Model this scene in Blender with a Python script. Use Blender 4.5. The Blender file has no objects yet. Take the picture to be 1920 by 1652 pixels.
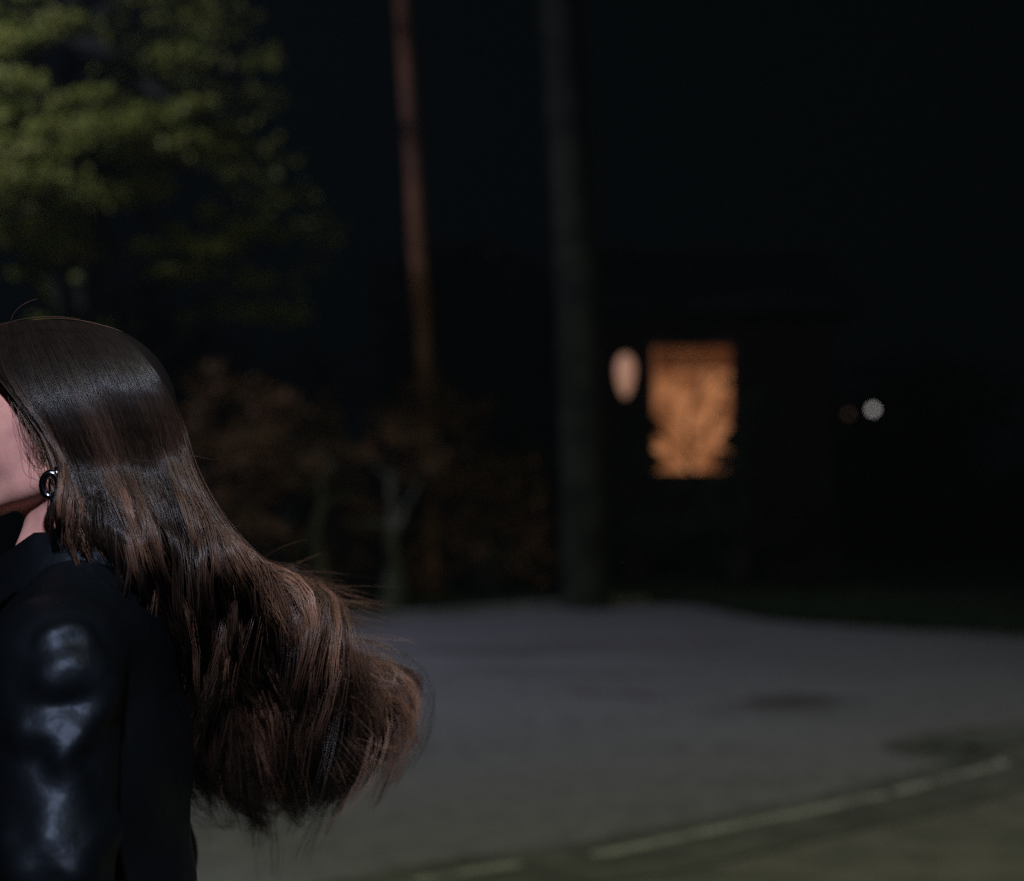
import bpy, math, random
import numpy as np
from mathutils import Vector
random.seed(7)
rng = np.random.default_rng(7)
R = math.radians
S = bpy.context.scene
COL = S.collection

# ------------------------------------------------------------------ camera
CAM_H, PITCH, FPX = 1.50, R(1.8), 2667.0
cam_d = bpy.data.cameras.new('camera')
cam = bpy.data.objects.new('camera', cam_d); COL.objects.link(cam)
cam.location = (0, 0, CAM_H)
cam.rotation_euler = (R(90) + PITCH, 0, 0)
cam_d.sensor_width = 36; cam_d.lens = 50
cam_d.clip_start = 0.05; cam_d.clip_end = 800
cam_d.dof.use_dof = True
cam_d.dof.focus_distance = 1.42
cam_d.dof.aperture_fstop = 2.5
S.camera = cam

# ------------------------------------------------------------------ world, lamps, exposure
S.view_settings.view_transform = 'Standard'; S.view_settings.look = 'None'
S.view_settings.exposure = 0; S.view_settings.gamma = 1
W = bpy.data.worlds.new('World'); S.world = W; W.use_nodes = True
W.node_tree.nodes['Background'].inputs[0].default_value = (0.40, 0.80, 1.0, 1)
W.node_tree.nodes['Background'].inputs[1].default_value = 0.0015

def lamp(name, loc, target, power, color, radius, spot=None, blend=0.6):
    d = bpy.data.lights.new(name, 'SPOT' if spot else 'POINT')
    d.energy = power; d.color = color; d.shadow_soft_size = radius
    if spot: d.spot_size = R(spot); d.spot_blend = blend
    o = bpy.data.objects.new(name, d); COL.objects.link(o); o.location = loc
    o.rotation_euler = (Vector(target) - Vector(loc)).to_track_quat('-Z', 'Y').to_euler()
    return o
lamp('street_light_behind_camera', (0.45, -2.2, 4.0), (-0.45, 1.4, 1.40), 1200, (0.70, 0.78, 1.0), 0.11, 21)
lamp('street_light_near_tree', (-7.2, 11.2, 7.8), (0.5, 15.5, 0.0), 2100, (0.62, 0.64, 1.0), 0.2, 120, 0.8)
lamp('street_light_over_road', (3.0, -1.0, 8.0), (0.8, 8.5, 0.0), 2150, (0.96, 1.0, 0.62), 0.25, 75, 0.9)

S.cycles.max_bounces = 5
S.cycles.use_denoising = False
S.cycles.sample_clamp_indirect = 2.0
S.cycles.sample_clamp_direct = 8.0

# ------------------------------------------------------------------ helpers
CP, SP = math.cos(PITCH), math.sin(PITCH)
def P(px, py, d):
    """point at world depth y = d whose picture position (1920 px wide photograph) is px, py"""
    u = (px - 960) / FPX; v = (826 - py) / FPX
    t = d / (CP - v * SP)
    return np.array([u * t, d, CAM_H + (SP + v * CP) * t])
def G(px, py, z=0.0):
    u = (px - 960) / FPX; v = (826 - py) / FPX
    t = (z - CAM_H) / (SP + v * CP)
    return np.array([u * t, (CP - v * SP) * t, z])
def PV(px, py, d):
    u = (px - 960) / FPX; v = (826 - py) / FPX
    t = d / (CP - v * SP)
    return np.stack([u * t, d + 0 * u, CAM_H + (SP + v * CP) * t], -1)

def mesh_np(name, V, F, mat, parent=None, smooth=True):
    V = np.asarray(V, np.float32); F = np.asarray(F, np.int32)
    me = bpy.data.meshes.new(name)
    k = F.shape[1]
    me.vertices.add(len(V)); me.vertices.foreach_set('co', V.ravel())
    me.loops.add(F.size); me.loops.foreach_set('vertex_index', F.ravel())
    me.polygons.add(len(F))
    me.polygons.foreach_set('loop_start', np.arange(0, F.size, k, dtype=np.int32))
    me.polygons.foreach_set('use_smooth', np.full(len(F), smooth))
    me.update(calc_edges=True); me.validate()
    o = bpy.data.objects.new(name, me); COL.objects.link(o)
    if mat: me.materials.append(mat)
    if parent: o.parent = parent
    return o

class MB:
    """collects shapes that become ONE mesh"""
    def __init__(s): s.V = []; s.F = []; s.n = 0
    def add(s, V, F):
        V = np.asarray(V, float); s.V.append(V); s.F += [tuple(i + s.n for i in f) for f in F]; s.n += len(V)
    def box(s, a, b):
        x0, y0, z0 = a; x1, y1, z1 = b
        s.add([(x0,y0,z0),(x1,y0,z0),(x1,y1,z0),(x0,y1,z0),(x0,y0,z1),(x1,y0,z1),(x1,y1,z1),(x0,y1,z1)],
              [(0,3,2,1),(4,5,6,7),(0,1,5,4),(1,2,6,5),(2,3,7,6),(3,0,4,7)])
    def tube(s, pts, rad, n=10, cap=True, rough=0.0):
        pts = np.asarray(pts, float); rad = np.broadcast_to(rad, len(pts))
        T = np.gradient(pts, axis=0); T /= np.linalg.norm(T, axis=1)[:, None] + 1e-9
        ref = np.array([0.13, 1, 0.07]) if abs(T[0][1]) < 0.8 else np.array([1, 0.1, 0.0])
        V = []
        for i in range(len(pts)):
            a = np.cross(T[i], ref); a /= np.linalg.norm(a); b = np.cross(T[i], a)
            for j in range(n):
                th = 2 * math.pi * j / n
                r = rad[i] * (1 + rough * (rng.random() - .5) * 2)
                V.append(pts[i] + r * (math.cos(th) * a + math.sin(th) * b))
        F = [(i*n+j, i*n+(j+1) % n, (i+1)*n+(j+1) % n, (i+1)*n+j) for i in range(len(pts)-1) for j in range(n)]
        if cap: F += [tuple(range(n))[::-1], tuple((len(pts)-1)*n + j for j in range(n))]
        s.add(V, F)
    def build(s, name, mat, parent=None, smooth=False):
        me = bpy.data.meshes.new(name); me.from_pydata(np.concatenate(s.V).tolist(), [], s.F)
        if smooth: me.polygons.foreach_set('use_smooth', [True] * len(me.polygons))
        me.materials.append(mat); me.update()
        o = bpy.data.objects.new(name, me); COL.objects.link(o)
        if parent: o.parent = parent
        return o

def tag(o, label=None, cat=None, group=None, kind=None):
    if label: o['label'] = label
    if cat: o['category'] = cat
    if group: o['group'] = group
    if kind: o['kind'] = kind
    return o
def empty(name, loc=(0, 0, 0)):
    o = bpy.data.objects.new(name, None); COL.objects.link(o); o.location = loc; return o
def settle(root):
    """children were built in world coordinates: keep them there under the moved empty"""
    off = Vector(root.location)
    for c in root.children:
        c.location = -off

# ------------------------------------------------------------------ materials
def mat(name, col, rough=0.6, spec=0.5, metal=0.0, emit=None, estr=0.0, noise=None, bump=None, coat=0.0):
    m = bpy.data.materials.new(name); m.use_nodes = True
    nt = m.node_tree; b = nt.nodes['Principled BSDF']
    b.inputs['Base Color'].default_value = (*col, 1); b.inputs['Roughness'].default_value = rough
    b.inputs['Specular IOR Level'].default_value = spec; b.inputs['Metallic'].default_value = metal
    b.inputs['Coat Weight'].default_value = coat
    if emit: b.inputs['Emission Color'].default_value = (*emit, 1); b.inputs['Emission Strength'].default_value = estr
    tc = nt.nodes.new('ShaderNodeTexCoord')
    if noise:
        sc, c2, lo, hi = noise
        n = nt.nodes.new('ShaderNodeTexNoise'); n.inputs['Scale'].default_value = sc; n.inputs['Detail'].default_value = 5
        nt.links.new(tc.outputs['Object'], n.inputs['Vector'])
        r = nt.nodes.new('ShaderNodeMapRange'); r.inputs[1].default_value = lo; r.inputs[2].default_value = hi
        nt.links.new(n.outputs[0], r.inputs[0])
        mx = nt.nodes.new('ShaderNodeMix'); mx.data_type = 'RGBA'
        mx.inputs[6].default_value = (*col, 1); mx.inputs[7].default_value = (*c2, 1)
        nt.links.new(r.outputs[0], mx.inputs[0]); nt.links.new(mx.outputs[2], b.inputs['Base Color'])
    if bump:
        last = None
        for sc, st, dist in bump:
            n = nt.nodes.new('ShaderNodeTexNoise'); n.inputs['Scale'].default_value = sc; n.inputs['Detail'].default_value = 4
            nt.links.new(tc.outputs['Object'], n.inputs['Vector'])
            bp = nt.nodes.new('ShaderNodeBump'); bp.inputs['Strength'].default_value = st; bp.inputs['Distance'].default_value = dist
            nt.links.new(n.outputs[0], bp.inputs['Height'])
            if last: nt.links.new(last.outputs[0], bp.inputs['Normal'])
            last = bp
        nt.links.new(last.outputs[0], b.inputs['Normal'])
    return m

M = {}
M['skin'] = mat('skin', (0.64, 0.32, 0.25), 0.48, 0.35, noise=(28, (0.46, 0.215, 0.19), .38, .66), bump=[(350, .12, .0006), (1100, .2, .0003)])
_b = M['skin'].node_tree.nodes['Principled BSDF']
_b.inputs['Subsurface Weight'].default_value = 0.35; _b.inputs['Subsurface Radius'].default_value = (1, .3, .2); _b.inputs['Subsurface Scale'].default_value = .006
M['leather'] = mat('black_leather', (0.002, 0.0025, 0.003), 0.46, 0.17, bump=[(28, .35, .006), (80, .25, .002), (700, .25, .0004)])
_nt = M['leather'].node_tree; _b = _nt.nodes['Principled BSDF']; _b.inputs['Specular Tint'].default_value = (.72, .82, 1, 1)
_tc = _nt.nodes.new('ShaderNodeTexCoord'); _mp = _nt.nodes.new('ShaderNodeMapping'); _mp.inputs['Scale'].default_value = (.8, .8, 1.7); _mp.inputs['Rotation'].default_value = (.3, .55, .2)
_n = _nt.nodes.new('ShaderNodeTexNoise'); _n.noise_type = 'RIDGED_MULTIFRACTAL'; _n.inputs['Scale'].default_value = 17; _n.inputs['Detail'].default_value = 2.5; _n.inputs['Distortion'].default_value = .5
_bp = _nt.nodes.new('ShaderNodeBump'); _bp.inputs['Strength'].default_value = .55; _bp.inputs['Distance'].default_value = .004
_old = _b.inputs['Normal'].links[0].from_socket
_nt.links.new(_tc.outputs['Object'], _mp.inputs[0]); _nt.links.new(_mp.outputs[0], _n.inputs['Vector']); _nt.links.new(_n.outputs[0], _bp.inputs['Height']); _nt.links.new(_old, _bp.inputs['Normal']); _nt.links.new(_bp.outputs[0], _b.inputs['Normal'])
M['denim'] = mat('black_cloth', (0.012, 0.012, 0.015), 0.85, 0.3, bump=[(400, .3, .0008)])
M['shoe'] = mat('shoe_leather', (0.012, 0.011, 0.011), 0.4, 0.5)
M['sole'] = mat('rubber_sole', (0.02, 0.02, 0.02), 0.8)
M['silver'] = mat('silver', (0.45, 0.44, 0.46), 0.12, 0.5, metal=1.0)
M['eye'] = mat('eye_white', (0.6, 0.58, 0.56), 0.2)
M['iris'] = mat('iris', (0.05, 0.03, 0.02), 0.15)
M['scalp'] = mat('hair_mass', (0.006, 0.004, 0.0035), 0.6, 0.2)
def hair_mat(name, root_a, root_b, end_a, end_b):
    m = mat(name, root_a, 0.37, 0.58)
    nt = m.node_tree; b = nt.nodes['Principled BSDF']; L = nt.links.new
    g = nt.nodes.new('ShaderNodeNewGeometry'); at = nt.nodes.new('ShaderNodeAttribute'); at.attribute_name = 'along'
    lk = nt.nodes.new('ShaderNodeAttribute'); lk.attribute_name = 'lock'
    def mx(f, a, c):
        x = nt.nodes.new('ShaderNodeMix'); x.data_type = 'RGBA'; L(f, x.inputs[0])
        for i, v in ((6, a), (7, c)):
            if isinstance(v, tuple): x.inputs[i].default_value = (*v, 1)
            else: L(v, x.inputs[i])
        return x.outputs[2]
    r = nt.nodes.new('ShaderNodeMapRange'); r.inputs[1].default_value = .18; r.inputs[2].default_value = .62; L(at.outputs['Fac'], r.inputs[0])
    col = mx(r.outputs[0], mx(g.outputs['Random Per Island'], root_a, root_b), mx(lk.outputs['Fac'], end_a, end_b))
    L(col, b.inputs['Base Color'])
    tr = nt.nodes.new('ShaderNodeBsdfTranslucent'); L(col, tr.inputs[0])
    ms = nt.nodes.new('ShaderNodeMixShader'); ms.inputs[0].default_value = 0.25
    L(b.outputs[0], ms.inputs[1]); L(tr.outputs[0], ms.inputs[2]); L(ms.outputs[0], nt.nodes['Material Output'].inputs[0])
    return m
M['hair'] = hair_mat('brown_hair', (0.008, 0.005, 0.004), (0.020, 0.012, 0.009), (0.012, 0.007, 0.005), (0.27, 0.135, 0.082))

def leaf_mat(name, c1, c2, trans=0.25):
    m = bpy.data.materials.new(name); m.use_nodes = True; nt = m.node_tree
    b = nt.nodes['Principled BSDF']; b.inputs['Roughness'].default_value = 0.55; b.inputs['Specular IOR Level'].default_value = 0.12
    g = nt.nodes.new('ShaderNodeNewGeometry')
    mx = nt.nodes.new('ShaderNodeMix'); mx.data_type = 'RGBA'
    mx.inputs[6].default_value = (*c1, 1); mx.inputs[7].default_value = (*c2, 1)
    nt.links.new(g.outputs['Random Per Island'], mx.inputs[0]); nt.links.new(mx.outputs[2], b.inputs['Base Color'])
    t = nt.nodes.new('ShaderNodeBsdfTranslucent'); nt.links.new(mx.outputs[2], t.inputs[0])
    ms = nt.nodes.new('ShaderNodeMixShader'); ms.inputs[0].default_value = trans
    nt.links.new(b.outputs[0], ms.inputs[1]); nt.links.new(t.outputs[0], ms.inputs[2])
    nt.links.new(ms.outputs[0], nt.nodes['Material Output'].inputs[0])
    return m
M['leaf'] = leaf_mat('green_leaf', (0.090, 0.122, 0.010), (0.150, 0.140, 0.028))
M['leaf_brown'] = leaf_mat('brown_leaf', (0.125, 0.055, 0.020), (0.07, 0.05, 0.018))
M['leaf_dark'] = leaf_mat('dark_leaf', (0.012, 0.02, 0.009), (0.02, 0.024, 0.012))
M['bark_warm'] = mat('reddish_bark', (0.15, 0.070, 0.032), .9, .1, noise=(1.2, (0.095, 0.048, 0.026), .4, .6), bump=[(12, .8, .03)])
M['bark_grey'] = mat('grey_bark', (0.019, 0.021, 0.013), .9, .05, noise=(2.5, (0.010, 0.0115, 0.008), .4, .6), bump=[(10, .8, .03)])
M['bark_pale'] = mat('pale_bark', (0.085, 0.085, 0.062), .85, .1, noise=(3, (0.04, 0.045, 0.03), .4, .6), bump=[(14, .6, .02)])
M['grass'] = mat('verge_ground', (0.012, 0.022, 0.013), .95, .05, noise=(1.3, (0.02, 0.023, 0.014), .4, .62), bump=[(9, .6, .05), (60, .5, .01)])

# ------------------------------------------------------------------ the setting: ground, road, markings
def sheet(name, pts, z, m):
    me = bpy.data.meshes.new(name)
    me.from_pydata([(p[0], p[1], z) for p in pts], [], [tuple(range(len(pts)))])
    me.materials.append(m); me.update()
    if me.polygons[0].normal.z < 0: me.flip_normals()
    o = bpy.data.objects.new(name, me); COL.objects.link(o); return o
ground = sheet('ground', [(-300, -60), (300, -60), (300, 500), (-300, 500)], 0.0, M['grass']); tag(ground, kind='structure')

def smooth_line(pts, n=8):
    pts = [np.array(p, float) for p in pts]; out = []
    for i in range(len(pts)-1):
        p0 = pts[max(i-1, 0)]; p1 = pts[i]; p2 = pts[i+1]; p3 = pts[min(i+2, len(pts)-1)]
        for k in range(n):
            t = k / n
            out.append(.5*((2*p1)+(-p0+p2)*t+(2*p0-5*p1+4*p2-p3)*t*t+(-p0+3*p1-3*p2+p3)*t**3))
    out.append(pts[-1]); return np.array(out)

far_edge = smooth_line([G(*p)[:2] for p in [(-1300, 1262), (-500, 1225), (0, 1205), (400, 1187), (650, 1168), (830, 1157), (1040, 1139), (1200, 1132), (1280, 1135), (1350, 1147), (1430, 1163),
                        (1600, 1177), (1920, 1192), (2600, 1230), (3600, 1300)]], 6)
far_edge += rng.normal(0, .025, far_edge.shape)
line_px = [(300, 1766), (830, 1650), (1130, 1607), (1300, 1571), (1640, 1500), (1870, 1442), (2300, 1345), (3400, 1165)]
_g0 = G(300, 1766)[:2]; _g1 = G(830, 1650)[:2]; _dr = (_g0-_g1)/np.linalg.norm(_g0-_g1)
line = smooth_line([_g0+_dr*k for k in (28, 20, 13, 8, 4.5, 2.2, 1.0)] + [G(*p)[:2] for p in line_px[:-1]] + [np.array([26, 15.5])], 10)

def road_material():
    m = mat('asphalt', (0.10, 0.10, 0.10), .82, .35)
    nt = m.node_tree; b = nt.nodes['Principled BSDF']; L = nt.links.new
    tc = nt.nodes.new('ShaderNodeTexCoord')
    def N(scale, detail=4, stretch=None):
        n = nt.nodes.new('ShaderNodeTexNoise'); n.inputs['Scale'].default_value = scale; n.inputs['Detail'].default_value = detail
        if stretch:
            mp = nt.nodes.new('ShaderNodeMapping'); mp.inputs['Scale'].default_value = stretch; L(tc.outputs['Object'], mp.inputs[0]); L(mp.outputs[0], n.inputs['Vector'])
        else: L(tc.outputs['Object'], n.inputs['Vector'])
        return n
    def mixc(fac, a, c):
        x = nt.nodes.new('ShaderNodeMix'); x.data_type = 'RGBA'; L(fac, x.inputs[0])
        if isinstance(a, tuple): x.inputs[6].default_value = (*a, 1)
        else: L(a, x.inputs[6])
        x.inputs[7].default_value = (*c, 1); return x.outputs[2]
    def rng_(src, lo, hi):
        r = nt.nodes.new('ShaderNodeMapRange'); r.inputs[1].default_value = lo; r.inputs[2].default_value = hi; L(src, r.inputs[0]); return r.outputs[0]
    c = mixc(rng_(N(.45, 5).outputs[0], .38, .65), (0.112, 0.11, 0.112), (0.088, 0.087, 0.086))
    c = mixc(rng_(N(1.2, 6, (.35, 1.6, 1)).outputs[0], .56, .72), c, (0.068, 0.066, 0.066))
    c = mixc(rng_(N(7, 4).outputs[0], .45, .70), c, (0.135, 0.133, 0.132))
    c = mixc(rng_(N(60, 3).outputs[0], .5, .75), c, (0.15, 0.148, 0.14))
    # damp and oil stains with outlines of their own
    wob = N(1.6, 4)
    sep = nt.nodes.new('ShaderNodeSeparateXYZ'); 
    wv = nt.nodes.new('ShaderNodeVectorMath'); wv.operation = 'MULTIPLY_ADD'
    L(wob.outputs[1], wv.inputs[0]); wv.inputs[1].default_value = (.7, 1.0, 0); L(tc.outputs['Object'], wv.inputs[2]); L(wv.outputs[0], sep.inputs[0])
    def stain(px, py, rx, ry, col, ang=0.0):
        nonlocal c
        g = G(px, py)
        mp = nt.nodes.new('ShaderNodeMapping'); mp.vector_type = 'TEXTURE'
        mp.inputs['Location'].default_value = (g[0] + .35, g[1] + .5, 0); mp.inputs['Rotation'].default_value = (0, 0, ang)
        mp.inputs['Scale'].default_value = (rx, ry, 1000)
        L(wv.outputs[0], mp.inputs[0])
        ln = nt.nodes.new('ShaderNodeVectorMath'); ln.operation = 'LENGTH'; L(mp.outputs[0], ln.inputs[0])
        r = nt.nodes.new('ShaderNodeMapRange'); r.inputs[1].default_value = 1.15; r.inputs[2].default_value = .5; L(ln.outputs['Value'], r.inputs[0])
        c = mixc(r.outputs[0], c, col)
    stain(1490, 1318, .48, .24, (0.045, 0.042, 0.04))
    stain(1140, 1303, .38, .17, (0.066, 0.062, 0.06))
    stain(1020, 1262, 1.0, .25, (0.078, 0.075, 0.073))
    stain(920, 1222, 1.2, .30, (0.066, 0.063, 0.062), .1)
    stain(1430, 1338, .5, .2, (0.08, 0.077, 0.073))
    stain(1180, 1208, 1.4, .25, (0.085, 0.082, 0.08), .1)
    L(c, b.inputs['Base Color'])
    bp = nt.nodes.new('ShaderNodeBump'); bp.inputs['Strength'].default_value = .5; bp.inputs['Distance'].default_value = .006
    L(N(120, 3).outputs[0], bp.inputs['Height']); L(bp.outputs[0], b.inputs['Normal'])
    return m
M['road'] = road_material()
road_pts = [(-60, 14)] + [tuple(p) for p in far_edge] + [tuple(p) for p in line[::-1]] + [(-60, -20)]
road = sheet('road', road_pts, 0.008, M['road']); tag(road, kind='structure')

def ribbon(name, path, w0, w1, z, m, jag=0.0, a=0, b=None):
    p = path[a:b]; T = np.gradient(p, axis=0); T /= np.linalg.norm(T, axis=1)[:, None]
    n = np.stack([-T[:, 1], T[:, 0]], 1)
    A = p + n * (w0 + rng.normal(0, jag, len(p)))[:, None]; B = p + n * (w1 + rng.normal(0, jag, len(p)))[:, None]
    V = np.concatenate([np.c_[A, np.full(len(p), z)], np.c_[B, np.full(len(p), z)]]); k = len(p)
    F = [(k+i, k+i+1, i+1, i) for i in range(k-1)]
    o = mesh_np(name, V, F, m, smooth=False)
    if o.data.polygons[0].normal.z < 0: o.data.flip_normals()
    return o
dense = smooth_line(line, 6)
M['tar'] = mat('dark_asphalt_joint', (0.055, 0.057, 0.049), .9, .2, noise=(3.5, (0.085, 0.087, 0.074), .42, .62), bump=[(50, .4, .01)])
M['shoulder'] = mat('worn_pavement', (0.122, 0.116, 0.104), .95, .15, noise=(3.5, (0.084, 0.083, 0.072), .40, .62), bump=[(40, .6, .02), (130, .6, .008)])
shoulder = sheet('shoulder', [tuple(p) for p in line] + [(26, -20)], 0.004, M['shoulder']); tag(shoulder, kind='structure')
gutter = ribbon('gutter', dense, .20, -.36, 0.012, M['tar'], .02); tag(gutter, kind='structure')
M['paint'] = mat('worn_white_paint', (0.27, 0.27, 0.24), .8, .2, noise=(5, (0.13, 0.132, 0.115), .42, .66))
def nearest(px, py):
    g = G(px, py)[:2]; return int(np.argmin(np.linalg.norm(dense - g, axis=1)))
segs = [((520, 1718), (700, 1680)), ((780, 1662), (985, 1630)), ((1115, 1611), (1660, 1495)), ((1672, 1491), (1748, 1472)), ((1758, 1469), (1980, 1416)), ((2050, 1400), (2500, 1310))]
vv, ff, n0 = [], [], 0
for (a, b) in segs:
    i, j = nearest(*a), nearest(*b)
    if j - i < 3: continue
    p = dense[i:j+1]; T = np.gradient(p, axis=0); T /= np.linalg.norm(T, axis=1)[:, None]; n = np.stack([-T[:, 1], T[:, 0]], 1)
    w = .034 + rng.normal(0, .005, len(p)); w[0] *= .4; w[-1] *= .4
    A = p + n * w[:, None]; B = p - n * w[:, None]; k = len(p)
    vv += [np.c_[A, np.full(k, .016)], np.c_[B, np.full(k, .016)]]
    ff += [(n0+k+q, n0+k+q+1, n0+q+1, n0+q) for q in range(k-1)]; n0 += 2*k
o = mesh_np('road_markings', np.concatenate(vv), ff, M['paint'], smooth=False)
if o.data.polygons[0].normal.z < 0: o.data.flip_normals()
tag(o, kind='structure')

# kerb along the far side of the road
M['kerb'] = mat('kerb_concrete', (0.13, 0.125, 0.12), .9, .2, noise=(4, (0.09, 0.088, 0.085), .4, .6))
def kerb(path):
    T = np.gradient(path, axis=0); T /= np.linalg.norm(T, axis=1)[:, None]; n = np.stack([-T[:, 1], T[:, 0]], 1)
    prof = [(0, -.05), (0.0, .06), (.02, .075), (.13, .075), (.13, -.05)]
    V = np.concatenate([np.c_[path + n * a, np.full(len(path), z)] for a, z in prof]); k = len(path)
    F = [(r*k+i, r*k+i+1, (r+1)*k+i+1, (r+1)*k+i) for r in range(len(prof)-1) for i in range(k-1)]
    return mesh_np('kerb', V, F, M['kerb'], smooth=False)
kb = kerb(far_edge[:44]); tag(kb, kind='structure')

# short grass on the far verge: uncountable
def blades(name, n, region, h, m):
    pts = region(n); a = rng.random(n) * 6.28; hh = h * (.5 + rng.random(n)); w = .012 + rng.random(n) * .012
    dx = np.cos(a) * w; dy = np.sin(a) * w; lean = rng.normal(0, .35, (n, 2)) * hh[:, None]
    V = np.stack([np.c_[pts[:, 0]-dx, pts[:, 1]-dy, np.zeros(n)], np.c_[pts[:, 0]+dx, pts[:, 1]+dy, np.zeros(n)], np.c_[pts[:, 0]+lean[:, 0], pts[:, 1]+lean[:, 1], hh]], 1).reshape(-1, 3)
    return mesh_np(name, V, np.arange(3*n).reshape(-1, 3), m, smooth=False)
def verge(n):
    t = rng.random(n) * (len(far_edge) - 1); i = t.astype(int).clip(0, len(far_edge)-2); f = (t - i)[:, None]
    p = far_edge[i]*(1-f) + far_edge[i+1]*f
    d = rng.random(n)**1.3 * 6 + .16
    return p + np.c_[np.zeros(n), d]
M['blade'] = leaf_mat('grass_blade', (0.012, 0.026, 0.012), (0.02, 0.026, 0.014))
g = blades('grass', 60000, verge, .09, M['blade']); tag(g, 'short dark green grass on the far verge', 'grass', kind='stuff')
# ------------------------------------------------------------------ trees
def leaves(clumps, per_m, size, flat=0.55):
    """clumps: (centre, radius (3)); many small leaf faces scattered in them"""
    Vs = []
    for c, r, n in clumps:
        c = np.array(c); r = np.array(r) if not np.isscalar(r) else np.array([r, r, r*flat])
        d = rng.normal(0, 1, (n, 3)); d /= np.linalg.norm(d, axis=1)[:, None]
        p = c + d * (rng.random(n)**.5)[:, None] * r
        a = rng.normal(0, 1, (n, 3)); a /= np.linalg.norm(a, axis=1)[:, None]
        b = np.cross(a, rng.normal(0, 1, (n, 3))); b /= np.linalg.norm(b, axis=1)[:, None]
        s = (size * (.6 + .8 * rng.random(n)))[:, None]
        Vs.append(np.stack([p - a*s, p + b*s*.45, p + a*s, p - b*s*.45], 1).reshape(-1, 3))
    V = np.concatenate(Vs); return V, np.arange(len(V)).reshape(-1, 4)
def sub_clumps(c, R0, k, n, flat=.6, sr=.30):
    """break a lobe into irregular sprays"""
    out = []
    for i in range(k):
        d = rng.normal(0, 1, 3); d /= np.linalg.norm(d); d *= rng.random()**.4
        q = np.array(c) + d * np.array([R0, R0, R0*.85])
        r = R0 * sr * (.5 + rng.random())
        out.append((q, (r*rng.uniform(1.1, 1.0+1.3/ (flat/.6)**3), r*1.2, r*flat), max(8, int(n * (r/(R0*sr))**2))))
    return out
def wig(a, b, n=9, amp=.1):
    a = np.array(a, float); b = np.array(b, float); t = np.linspace(0, 1, n)[:, None]
    w = np.cumsum(rng.normal(0, amp, (n, 3)), 0); w -= t * w[-1]; w -= (1-t) * w[0]
    return a + (b-a)*t + w
def tree(name, label, cat, trunk_pts, radii, bark, limbs, clumps, lm, lsize, group=None):
    base = trunk_pts[0]
    root = empty(name, (base[0], base[1], 0)); tag(root, label, cat, group)
    b = MB(); b.tube(trunk_pts, radii, 14, rough=.06)
    for lp, r0, r1 in limbs: b.tube(lp, np.linspace(r0, r1, len(lp)), 7, rough=.06)
    b.build('trunk', bark, root, smooth=True)
    if clumps:
        V, F = leaves(clumps, 0, lsize); mesh_np('crown', V, F, lm, root, smooth=False)
    settle(root); return root

def ground_base(px, d): 
    g = P(px, 910, d); return np.array([g[0], d, 0.0])
rng = np.random.default_rng(21)
# the lit broad-leaved tree behind the person
D = 15.6
lobes = [ # px, py, depth, radius(m), sprays, leaves per spray
 (30, 30, 15.0, .62, 12, 420), (-120, 120, 15.2, .9, 12, 300), (60, 215, 14.9, .55, 10, 260), (40, 330, 14.7, .75, 14, 400), (190, 300, 14.8, .70, 14, 420),
 (230, 215, 15.2, .42, 7, 300), (340, 250, 15.2, .52, 9, 300), (410, 275, 15.4, .30, 6, 120), (60, 440, 15.0, .50, 8, 260), (330, 470, 15.3, .34, 6, 260), (400, 455, 15.5, .40, 6, 260),
 (120, 390, 15.1, .45, 7, 240), (460, 320, 16.6, .8, 12, 45), (250, 90, 16.4, .95, 10, 140), (400, 120, 16.6, .7, 7, 80), 
 (200, 560, 16.5, .7, 8, 120), (450, 560, 16.6, .7, 8, 110), (540, 440, 17.4, .6, 5, 50), (-250, 350, 15.4, 1.0, 12, 260), (330, -80, 16.4, 1.2, 12, 150), (0, -160, 15.8, 1.2, 14, 200)]
cl = []
for px, py, d, r, k, n in lobes: cl += sub_clumps(P(px, py, d), r, int(k*1.5), int(n*.42))
tb = ground_base(150, 16.2)
tp = np.array([tb, tb+(.02, 0, 1.0), tb+(-.05, .05, 2.2), tb+(.06, .0, 3.5), tb+(.0, -.1, 5.0), tb+(-.1, -.1, 6.6), tb+(-.05, 0, 8.2)])
lm = [(wig(tp[2+i % 4], P(px, py, d), 8, .06), .10, .02) for i, (px, py, d, r, k, n) in enumerate(lobes)]
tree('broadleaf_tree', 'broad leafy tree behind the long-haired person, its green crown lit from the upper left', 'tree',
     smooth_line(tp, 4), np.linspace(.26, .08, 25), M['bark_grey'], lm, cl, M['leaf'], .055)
# slender reddish trunk
def px_trunk(pts, z0=True):
    return [P(*p) for p in pts]
t1 = [ground_base(812, 18.5)] + px_trunk([(806, 1000, 18.5), (800, 800, 18.4), (792, 620, 18.4), (785, 500, 18.3), (775, 300, 18.1), (763, 120, 18.0), (752, -60, 17.9), (735, -320, 17.8), (722, -620, 17.8)])
cl = []
for px, py, r in [(700, -560, 1.0), (830, -640, 1.1), (600, -700, 1.0), (760, -820, 1.2)]: cl += sub_clumps(P(px, py, 17.9), r, 9, 110)
lm = [(wig(P(735, -320, 17.8), P(620, -640, 17.8), 6, .04), .06, .015), (wig(P(728, -420, 17.8), P(850, -700, 18.1), 6, .04), .05, .015)]
p1 = smooth_line(t1, 4)
tree('slender_tree', 'tall slender tree with a thin reddish brown trunk, left of the thick grey one', 'tree', p1, np.linspace(.125, .10, len(p1)), M['bark_warm'], lm, cl, M['leaf_dark'], .06)
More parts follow.
